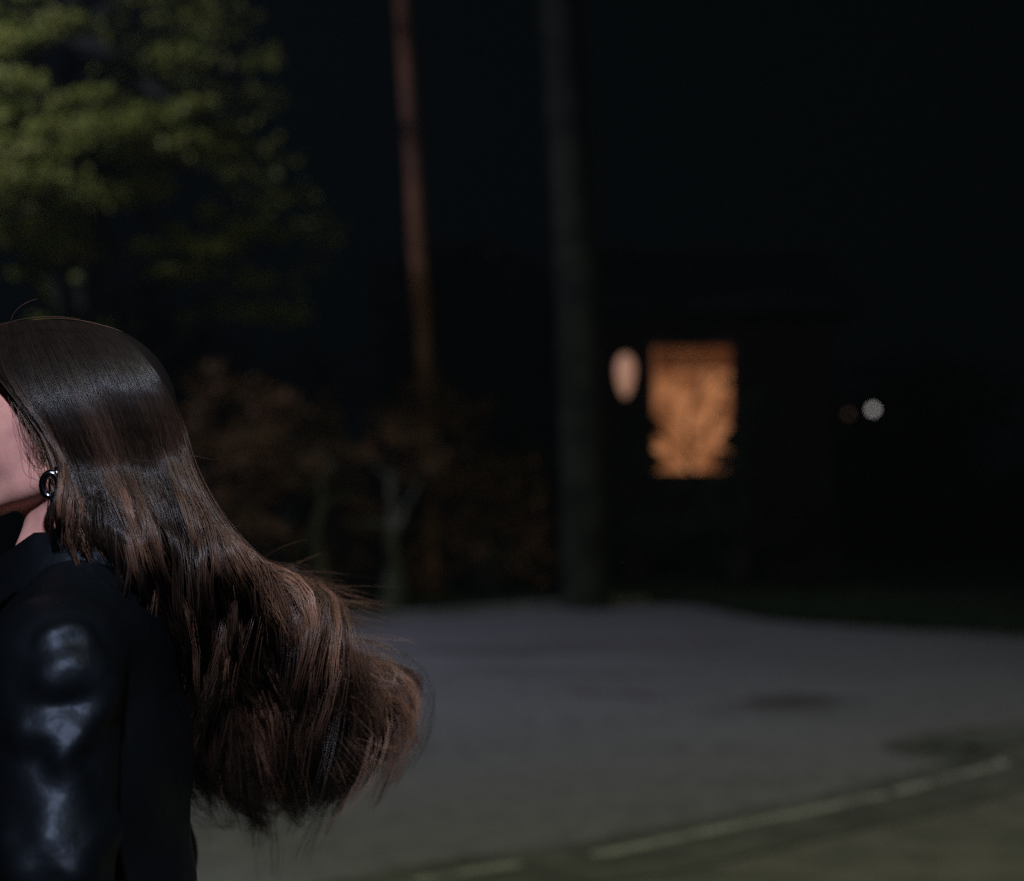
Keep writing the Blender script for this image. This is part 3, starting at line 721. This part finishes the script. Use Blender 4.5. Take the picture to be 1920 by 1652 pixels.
# front zip and zip pulls
b = MB(); zp = [(-.105, 0.012, 1.36), (-.118, .012, 1.25), (-.125, .012, 1.10), (-.118, .012, .93)]; b.tube(zp, .004, 6); b.build('zipper', M['silver'], jacket)

# trousers
tr = SDF(ax((-.36, .50, .010)), ax((-.22, .22, .010)), ax((.08, 1.06, .010))); t = tr
t.ell((.02, 0, .93), (.102, .152, .12), .05)
t.chain([hipL, knL], [.094, .062], .03); t.chain([knL, (anL[0], anL[1], anL[2]+.06)], [.062, .052], .02)
t.chain([hipR, knR], [.094, .062], .03); t.chain([knR, (anR[0]-.02, anR[1], anR[2]+.03)], [.062, .052], .02)
t.F += (.003*noise3(t.x[:, None, None], t.y[None, :, None], t.z[None, None, :], 28, 9)).astype(np.float32)
V, F = tr.mesh(); mesh_np('trousers', V, F, M['denim'], person)
def shoe(an, pitch):
    s = SDF(ax((-.22, .10, .006)), ax((-.07, .07, .006)), ax((-.12, .10, .006)))
    s.cap((.03, 0, -.045), (-.13, 0, -.058), .038, .030, .03); s.cap((.02, 0, -.03), (.01, 0, .05), .040, .042, .03)
    s.cut(lambda x, y, z: -.085 - z + 0*x+0*y); V, F = s.mesh()
    ca, sa = math.cos(pitch), math.sin(pitch); x = V[:, 0]*ca+V[:, 2]*sa; z = -V[:, 0]*sa+V[:, 2]*ca
    V = np.c_[x+an[0], V[:, 1]+an[1], z+an[2]]; o = mesh_np('shoe', V, F, M['shoe'], person)
    m = MB(); pts = []; N_ = 20
    A = [(.045+.03*math.cos(a) if math.cos(a) > 0 else -.135+.035*math.cos(a), .036*math.sin(a)) for a in np.linspace(0, 2*math.pi, N_, endpoint=False)]
    W_ = []
    for zz in (-.0855, -.097):
        for (xx, yy_) in A: W_.append((xx*ca+zz*sa+an[0], yy_+an[1], -xx*sa+zz*ca+an[2]))
    m.add(W_, [tuple(range(N_)), tuple(range(N_, 2*N_))[::-1]] + [(i, N_+i, N_+(i+1) % N_, (i+1) % N_) for i in range(N_)]); m.build('sole', M['sole'], o)
shoe((anL[0], anL[1], .10), 0.0); shoe(anR, -.75)
# eyes
for sy in (-1, 1):
    m = MB(); t_ = np.linspace(-1, 1, 9); c0 = np.array([-.0845, sy*.031, 1.559]); m.tube(c0 + np.c_[t_*.0115, t_*0, t_*0], .0115*np.sqrt(np.clip(1-t_*t_, .01, 1)), 14)
    e = m.build('eye', M['eye'], person, smooth=True)
    m = MB(); m.tube([c0+(-.0112, 0, 0), c0+(-.0122, 0, 0)], [.0052, .004], 14); m.build('iris', M['iris'], e, smooth=True)
# earring: a chunky open hoop with a smaller link through it
def torus(m, c, Rx, Rz, r, yaw, tilt=0.0, n=40, k=12, a0=0, a1=2*math.pi):
    pts = []
    for i in range(n+1):
        a = a0+(a1-a0)*i/n; x = Rx*math.sin(a); z = Rz*math.cos(a); p = np.array([x*math.cos(yaw), x*math.sin(yaw)+z*math.sin(tilt), z*math.cos(tilt)]); pts.append(np.array(c)+p)
    m.tube(np.array(pts), r, k, cap=False)
m = MB()
c = loc(94, 909, 1.370); torus(m, c, .0072, .0112, .0036, .15)
c2 = loc(103, 892, 1.374); torus(m, c2, .0052, .0072, .0020, -.9)
s0 = loc(106, 879, 1.378); t_ = np.linspace(-1, 1, 7); m.tube(np.array(s0)+np.c_[t_*0, t_*.0028, t_*0], .0028*np.sqrt(np.clip(1-t_*t_, .02, 1)), 10)
m.build('earring', M['silver'], person, smooth=True)

# ------------------------------------------------------------------ hair
hair_cap = SDF(ax((-.12, .14, .004)), ax((-.10, .10, .004)), ax((1.46, 1.69, .004)))
skull(hair_cap, .005)
hair_cap.cap((.06, -.015, 1.52), (.085, -.005, 1.44), .045, .03, .02); hair_cap.cap((.06, .015, 1.52), (.085, .005, 1.44), .045, .03, .02)
# cut to the hairline: face and ears stay free
hair_cap.cut(lambda x, y, z: np.minimum(-(x + .032 - .9*(1.575 - z)) - .0, 9) - .0 + 0*y)
V, F = hair_cap.mesh(); 
# drawing the strands: guide curves in photograph positions; s runs from the face edge to the outer back edge
GU = {
 -1.0: [(-78, 648), (-66, 668), (-40, 690), (-5, 714), (38, 774), (82, 845), (107, 918), (130, 1002), (222, 1108), (280, 1215), (322, 1320), (372, 1420), (428, 1478)],
 -0.5: [(-50, 622), (-42, 655), (-18, 690), (14, 732), (56, 786), (94, 850), (112, 922), (138, 1005), (230, 1110), (284, 1218), (326, 1324), (376, 1425), (436, 1482)],
 0.0: [(-12, 607), (-4, 650), (14, 702), (42, 752), (80, 808), (106, 866), (121, 936), (152, 1010), (240, 1112), (288, 1222), (330, 1330), (380, 1430), (450, 1490)],
 0.2: [(30, 603), (45, 665), (72, 735), (105, 800), (128, 850), (150, 910), (180, 980), (222, 1055), (290, 1140), (340, 1240), (385, 1345), (430, 1435), (505, 1505)],
 0.4: [(75, 601), (100, 650), (130, 715), (160, 790), (185, 860), (212, 935), (250, 1010), (300, 1085), (362, 1170), (415, 1265), (465, 1360), (520, 1445), (560, 1520)],
 0.6: [(120, 601), (160, 645), (196, 705), (225, 780), (250, 860), (282, 940), (325, 1020), (382, 1090), (445, 1165), (500, 1250), (560, 1340), (605, 1430), (595, 1500)],
 0.8: [(165, 605), (215, 645), (258, 705), (288, 780), (310, 860), (345, 945), (395, 1025), (455, 1085), (520, 1145), (585, 1220), (655, 1300), (690, 1385), (662, 1455)],
 1.0: [(205, 613), (262, 660), (308, 725), (340, 800), (362, 880), (405, 965), (462, 1040), (530, 1100), (595, 1165), (660, 1230), (728, 1295), (750, 1345), (725, 1405)],
}
SK = np.array(sorted(GU)); GK = np.array([GU[k] for k in SK], float)     # (8,13,2)
NT = 30
def guide(s):
    """s: (n,) -> (n,NT,2) by Catmull-Rom along t, linear in s"""
    s = np.clip(s, -1, 1.0); i = np.clip(np.searchsorted(SK, s)-1, 0, len(SK)-2); f = ((s-SK[i])/(SK[i+1]-SK[i]))[:, None, None]
    K = GK[i]*(1-f)+GK[i+1]*f
    tt = np.linspace(0, 12, NT); a = np.clip(tt.astype(int), 0, 11); u = (tt-a)[None, :, None]
    p0 = K[:, np.maximum(a-1, 0)]; p1 = K[:, a]; p2 = K[:, a+1]; p3 = K[:, np.minimum(a+2, 12)]
    return .5*(2*p1+(-p0+p2)*u+(2*p0-5*p1+4*p2-p3)*u*u+(-p0+3*p1-3*p2+p3)*u**3)
T_ = np.linspace(0, 1, NT)
def place(s, r, extra=None, stretch=None):
    """strand points in world space; r in -1..1 is near..far side"""
    q = guide(s)
    if extra is not None: q = q + extra
    px, py = q[..., 0], q[..., 1]
    # half thickness in depth: skull ellipsoid above, flattened stream below
    hx = np.clip(1-((px-95)/255)**2-((py-770)/180)**2, 0, 1)
    th_head = .098*np.sqrt(hx)*(1-.16*np.clip(-s+.15, 0, 1)[:, None])
    sp = np.clip(s, 0, 1)[:, None]
    th_str = (.098*np.sqrt(np.clip(1-sp**2*.85, 0, 1)))*np.ones_like(px)
    th_str = th_str * (1-.36*np.clip(-s-.1, 0, .9)[:, None]/.9*np.clip((.62-T_[None])/.2, 0, 1))
    th_str = th_str * (1-.42*np.clip((T_[None]-.45)/.55, 0, 1))
    w = np.clip((T_-.18)/.24, 0, 1); w = (w*w*(3-2*w))[None]
    rr = r[:, None]
    r_head = np.sign(rr)*(.90+.10*np.abs(rr))
    th_str = th_str * (1+.45*np.clip(1-np.abs(T_[None]-.60)/.16, 0, 1)*np.clip(-s+.35, 0, 1)[:, None])
    dA = np.abs(r_head*th_head); dB = w*np.abs(rr)**(.35+.65*np.clip((T_[None]-.4)/.3, 0, 1))*th_str
    kk = .02; hh = np.clip(.5+.5*(dA-dB)/kk, 0, 1); late = np.clip((T_-.40)/.1, 0, 1)[None]
    dep = np.sign(rr)*((dB*(1-hh)+dA*hh+kk*hh*(1-hh))*(1-late) + dB*late)
    ss = s[:, None]; t2 = T_[None]
    phi = 6.283*(2.3*ss + .50*np.sin(6.283*(1.25*t2+.15)) + 1.5*t2)
    rid = np.sin(phi) + .55*np.sin(1.83*phi + 2.1 + 5*t2) + .35*np.sin(.6*phi - 7*t2)
    en = .10 + .90*np.clip((T_-.34)/.25, 0, 1)[None]
    dep = dep + np.where(rr < 0, -1, 1)*.017*rid*en*np.clip(np.abs(rr)*2, 0, 1)*(1-.75*np.clip(-ss-.3, 0, .7)/.7*(t2 < .5))
    px = px + 13*np.cos(phi)*en*np.clip((T_-.4)/.3, 0, 1)[None]; py = py - 9*np.cos(phi+.6)*en*np.clip((T_-.4)/.3, 0, 1)[None]
    back = .34*np.clip((T_-.52)/.48, 0, 1)**1.1       # the swinging ends drift away from the camera
    base = PY + .0 + dep + back[None]
    W3 = PV(px, py, base)
    # keep outside the skull
    c = np.array([PX+.004, PY, 1.575]); rad = np.array([.099, .0795, .094])
    v = (W3-c)/rad; lim = 1.0 + .05*np.abs(rr)
    need = rad[1]*np.sqrt(np.clip(lim**2 - v[..., 0]**2 - v[..., 2]**2, 0, 2))
    sg = np.where(rr < 0, -1.0, 1.0)
    base = np.where((need > 0) & (np.abs(base-PY) < need), PY + sg*need, base)
    W3 = PV(px, py, base)
    return W3
def strands(n_lock, per, seed, width=.00028, wild=1.0, lmean=.90, lsd=.09):
    g_ = np.random.default_rng(seed)
    allp = []; allr = []; alll = []
    for i in range(n_lock):
        side = -1 if g_.random() < .66 else 1
        q_ = g_.random(); sl = g_.uniform(-1, 1.0) if q_ < .62 else (g_.uniform(.1, .85) if q_ < .92 else g_.uniform(.8, 1.0))
        if sl < 0 and g_.random() < .45: sl = -sl
        rl = side*g_.random()**.55
        n = int(per*(.6+.8*g_.random()))
        # lock wave: neighbouring locks swing alike, each with its own turn
        ph = np.array([2.4*sl+1.2*rl, 0, 0]) + g_.normal(0, .75, 3)*wild; fr = g_.normal(2.9, .3); am = g_.uniform(10, 33)*wild*(.45 if sl < -.35 else 1)
        env = np.clip((T_-.38)/.28, 0, 1)
        wave = np.stack([am*np.sin(T_*fr*6.28+ph[0])*env, -am*.8*np.sin(T_*fr*6.28+ph[0]+.5)*env], -1)
        dw = np.zeros((NT, 3)); dw[:, 1] = am*.0014*np.cos(T_*fr*6.28+ph[0])*env
        s = sl + g_.normal(0, .055, n); r = np.clip(rl + g_.normal(0, .12, n), -1, 1)
        ctr = place(np.array([sl]), np.array([rl]), wave[None])[0] + dw
        own = place(np.clip(s, -1, 1.02), r, wave[None] + (g_.normal(0, 1, (n, 1, 2))*3*env[None, :, None])) + dw[None]
        # each lock gathers in the middle, opens a little at the tip
        cl_ = (np.clip((T_-.03)/.12, 0, 1)*.35*g_.random() + np.clip((T_-.18)/.3, 0, 1)*g_.uniform(.42, .64))*(1-.35*np.clip((T_-.8)/.2, 0, 1)); cl_ = cl_[None, :, None]
        p = own*(1-cl_)+ctr[None]*cl_
        # strand level flutter
        f2 = g_.uniform(2, 5, (n, 1, 1)); ph2 = g_.random((n, 1, 3))*6.28
        p = p + .0024*np.sin(T_[None, :, None]*6.28*f2+ph2)*(.22+.78*env[None, :, None])*(.4+T_[None, :, None])
        # curled tips and uneven lengths
        L_ = np.clip(g_.normal(lmean, lsd)+g_.normal(0, .035, n), .55, 1.0)
        p = p + (g_.normal(0, 1, 3)*(.013, .02, .014)*wild)[None, None, :]*(np.clip((T_-.70)/.30, 0, 1)**1.6)[None, :, None]
        p = resample(p, L_)
        tone = np.clip(.30 + .28*np.sin(6.283*(2.3*sl)+1.0) + g_.normal(0, .28), 0, 1)**1.6  # dyed streaks, plus lit and shaded folds painted into the lock colour
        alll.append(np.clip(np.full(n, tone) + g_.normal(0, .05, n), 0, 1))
        allp.append(p); allr.append(np.full(n, width)*(.7+.6*g_.random(n)))
    return np.concatenate(allp), np.concatenate(allr), np.concatenate(alll)
def resample(p, L):
    n = len(p); t = T_[None]*L[:, None]*(NT-1); i = np.clip(t.astype(int), 0, NT-2); f = (t-i)[..., None]
    a = np.arange(n)[:, None]; return p[a, i]*(1-f)+p[a, i+1]*f
def tubes(p, rad, name, m, parent):
    n, k, _ = p.shape
    T = np.gradient(p, axis=1); T /= np.linalg.norm(T, axis=-1, keepdims=True)+1e-9
    ref = np.array([.3, 1.0, .2]); A = np.cross(T, ref); A /= np.linalg.norm(A, axis=-1, keepdims=True)+1e-9; B = np.cross(T, A)
    tap = (1+.45*np.clip((np.linspace(0, 1, k)-.4)/.3, 0, 1)-.85*np.linspace(0, 1, k)**5)[None, :]*rad[:, None]
    V = np.stack([p+tap[..., None]*(math.cos(a)*A+math.sin(a)*B) for a in (0, 2.094, 4.189)], 2).reshape(-1, 3) - np.array([PX, PY, 0])
    base = (np.arange(n)[:, None]*k+np.arange(k-1)[None])*3
    F = np.stack([np.stack([base+j_, base+(j_+1) % 3, base+3+(j_+1) % 3, base+3+j_], -1) for j_ in range(3)], 2).reshape(-1, 4)
    return mesh_np(name, V, F, m, parent)
P1a, R1a, K1a = strands(260, 46, 11, lmean=.94, lsd=.075)
P1b, R1b, K1b = strands(230, 12, 12, .00024, 1.8, .93, .12)
P1 = np.concatenate([P1a, P1b]); R1 = np.concatenate([R1a, R1b])
# loose flyaway strands
g_ = np.random.default_rng(5)
n = 620; s = np.clip(g_.uniform(-.9, 1.0, n), -1, 1); s[:320] = g_.uniform(.6, 1.0, 320)
ex = np.cumsum(g_.normal(0, 2.2, (n, NT, 2)), 1)*T_[None, :, None] + g_.normal(0, 10, (n, 1, 2))*T_[None, :, None] + np.array([8., -6.])*T_[None, :, None]*g_.random((n, 1, 1))
from_k = np.ones(9)/9
ex = np.apply_along_axis(lambda v: np.convolve(np.pad(v, 4, mode='edge'), from_k, 'valid'), 1, ex)
P2 = place(s, g_.uniform(-1, 1, n)*1.05, ex); P2 = resample(P2, g_.uniform(.6, 1, n)); R2 = np.full(n, .00016)
# wisps blown out to the right of the stream
wp = []
for i in range(150):
    a = np.array([g_.uniform(390, 520), g_.uniform(1040, 1150)]); e = np.array([g_.uniform(560, 745), 0]); e[1] = 1085 + (e[0]-560)*.42 + g_.normal(0, 26)
    m_ = (a+e)/2 + g_.normal(0, 14, 2) + (0, -10); t = T_[:, None]; q = (1-t)**2*a+2*t*(1-t)*m_+t*t*e
    wp.append(PV(q[:, 0], q[:, 1], PY+.10+.10*T_+g_.normal(0, .02)))
for i in range(150):   # ends sticking out of the tail
    a = np.array([g_.uniform(520, 680), g_.uniform(1180, 1420)]); d = a-np.array([470, 1180]); d = d/np.linalg.norm(d); e = a + d*g_.uniform(60, 125)+g_.normal(0, 12, 2)
    m_ = (a+e)/2+g_.normal(0, 16, 2); t = T_[:, None]; q = (1-t)**2*a+2*t*(1-t)*m_+t*t*e
    wp.append(PV(q[:, 0], q[:, 1], PY+.2+g_.normal(0, .03)+0*T_))
for a, m_, e in [((250, 862), (310, 868), (378, 852)), ((290, 858), (340, 848), (400, 862)), ((-5, 612), (60, 585), (150, 598)), ((60, 600), (140, 588), (230, 622)), ((20, 600), (30, 570), (70, 560)), ((300, 1010), (380, 1010), (450, 985))]:
    a, m_, e = map(np.array, (a, m_, e)); t = T_[:, None]; q = (1-t)**2*a+2*t*(1-t)*m_+t*t*e; wp.append(PV(q[:, 0], q[:, 1], PY-.07+0*T_))
for i in range(46):   # loose wavy strands at the temple and over the ear
    t = T_[:, None]; k0 = g_.uniform(0, 1); a = np.array([4+70*k0, 700+105*k0]); e = np.array([78+g_.normal(8, 14), 868+g_.normal(0, 22)]); m_ = (a+e)/2 + np.array([-8, 10]) + g_.normal(0, 9, 2)
    q = (1-t)**2*a+2*t*(1-t)*m_+t*t*e + 4*np.sin(t*g_.uniform(8, 16)+g_.uniform(0, 6))*t*np.array([1, -.5])
    wp.append(PV(q[:, 0], q[:, 1], PY-.077-.008*np.sin(3.1*T_)+g_.normal(0, .002)))
P3 = np.array(wp); R3 = np.full(len(P3), .00017)
PA = np.concatenate([P1, P2, P3]); RA = np.concatenate([R1, R2, R3])
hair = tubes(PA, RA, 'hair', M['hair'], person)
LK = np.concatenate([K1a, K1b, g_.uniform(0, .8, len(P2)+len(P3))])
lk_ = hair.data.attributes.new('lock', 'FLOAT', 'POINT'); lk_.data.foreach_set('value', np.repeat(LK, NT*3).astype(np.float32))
al = hair.data.attributes.new('along', 'FLOAT', 'POINT')
al.data.foreach_set('value', np.concatenate([np.tile(np.repeat(T_, 3), len(P1)+len(P2)), np.tile(np.repeat(.5+.5*T_, 3), len(P3))]).astype(np.float32))
mesh_np('scalp', V, F, M['scalp'], hair)
print('hair verts', len(hair.data.vertices), 'strands', len(PA))

# ------------------------------------------------------------------ very thin haze, added to lift the blacks
hz = MB(); hz.box((-60, -8, -1.05), (60, 60, 17)); hm = bpy.data.materials.new('added_haze'); hm.use_nodes = True
nt = hm.node_tree; nt.nodes.remove(nt.nodes['Principled BSDF']); pv = nt.nodes.new('ShaderNodeVolumePrincipled')
pv.inputs['Color'].default_value = (.8, .9, 1, 1); pv.inputs['Density'].default_value = .0007; pv.inputs['Anisotropy'].default_value = .2
nt.links.new(pv.outputs[0], nt.nodes['Material Output'].inputs['Volume'])
tag(hz.build('haze', hm), kind='stuff')
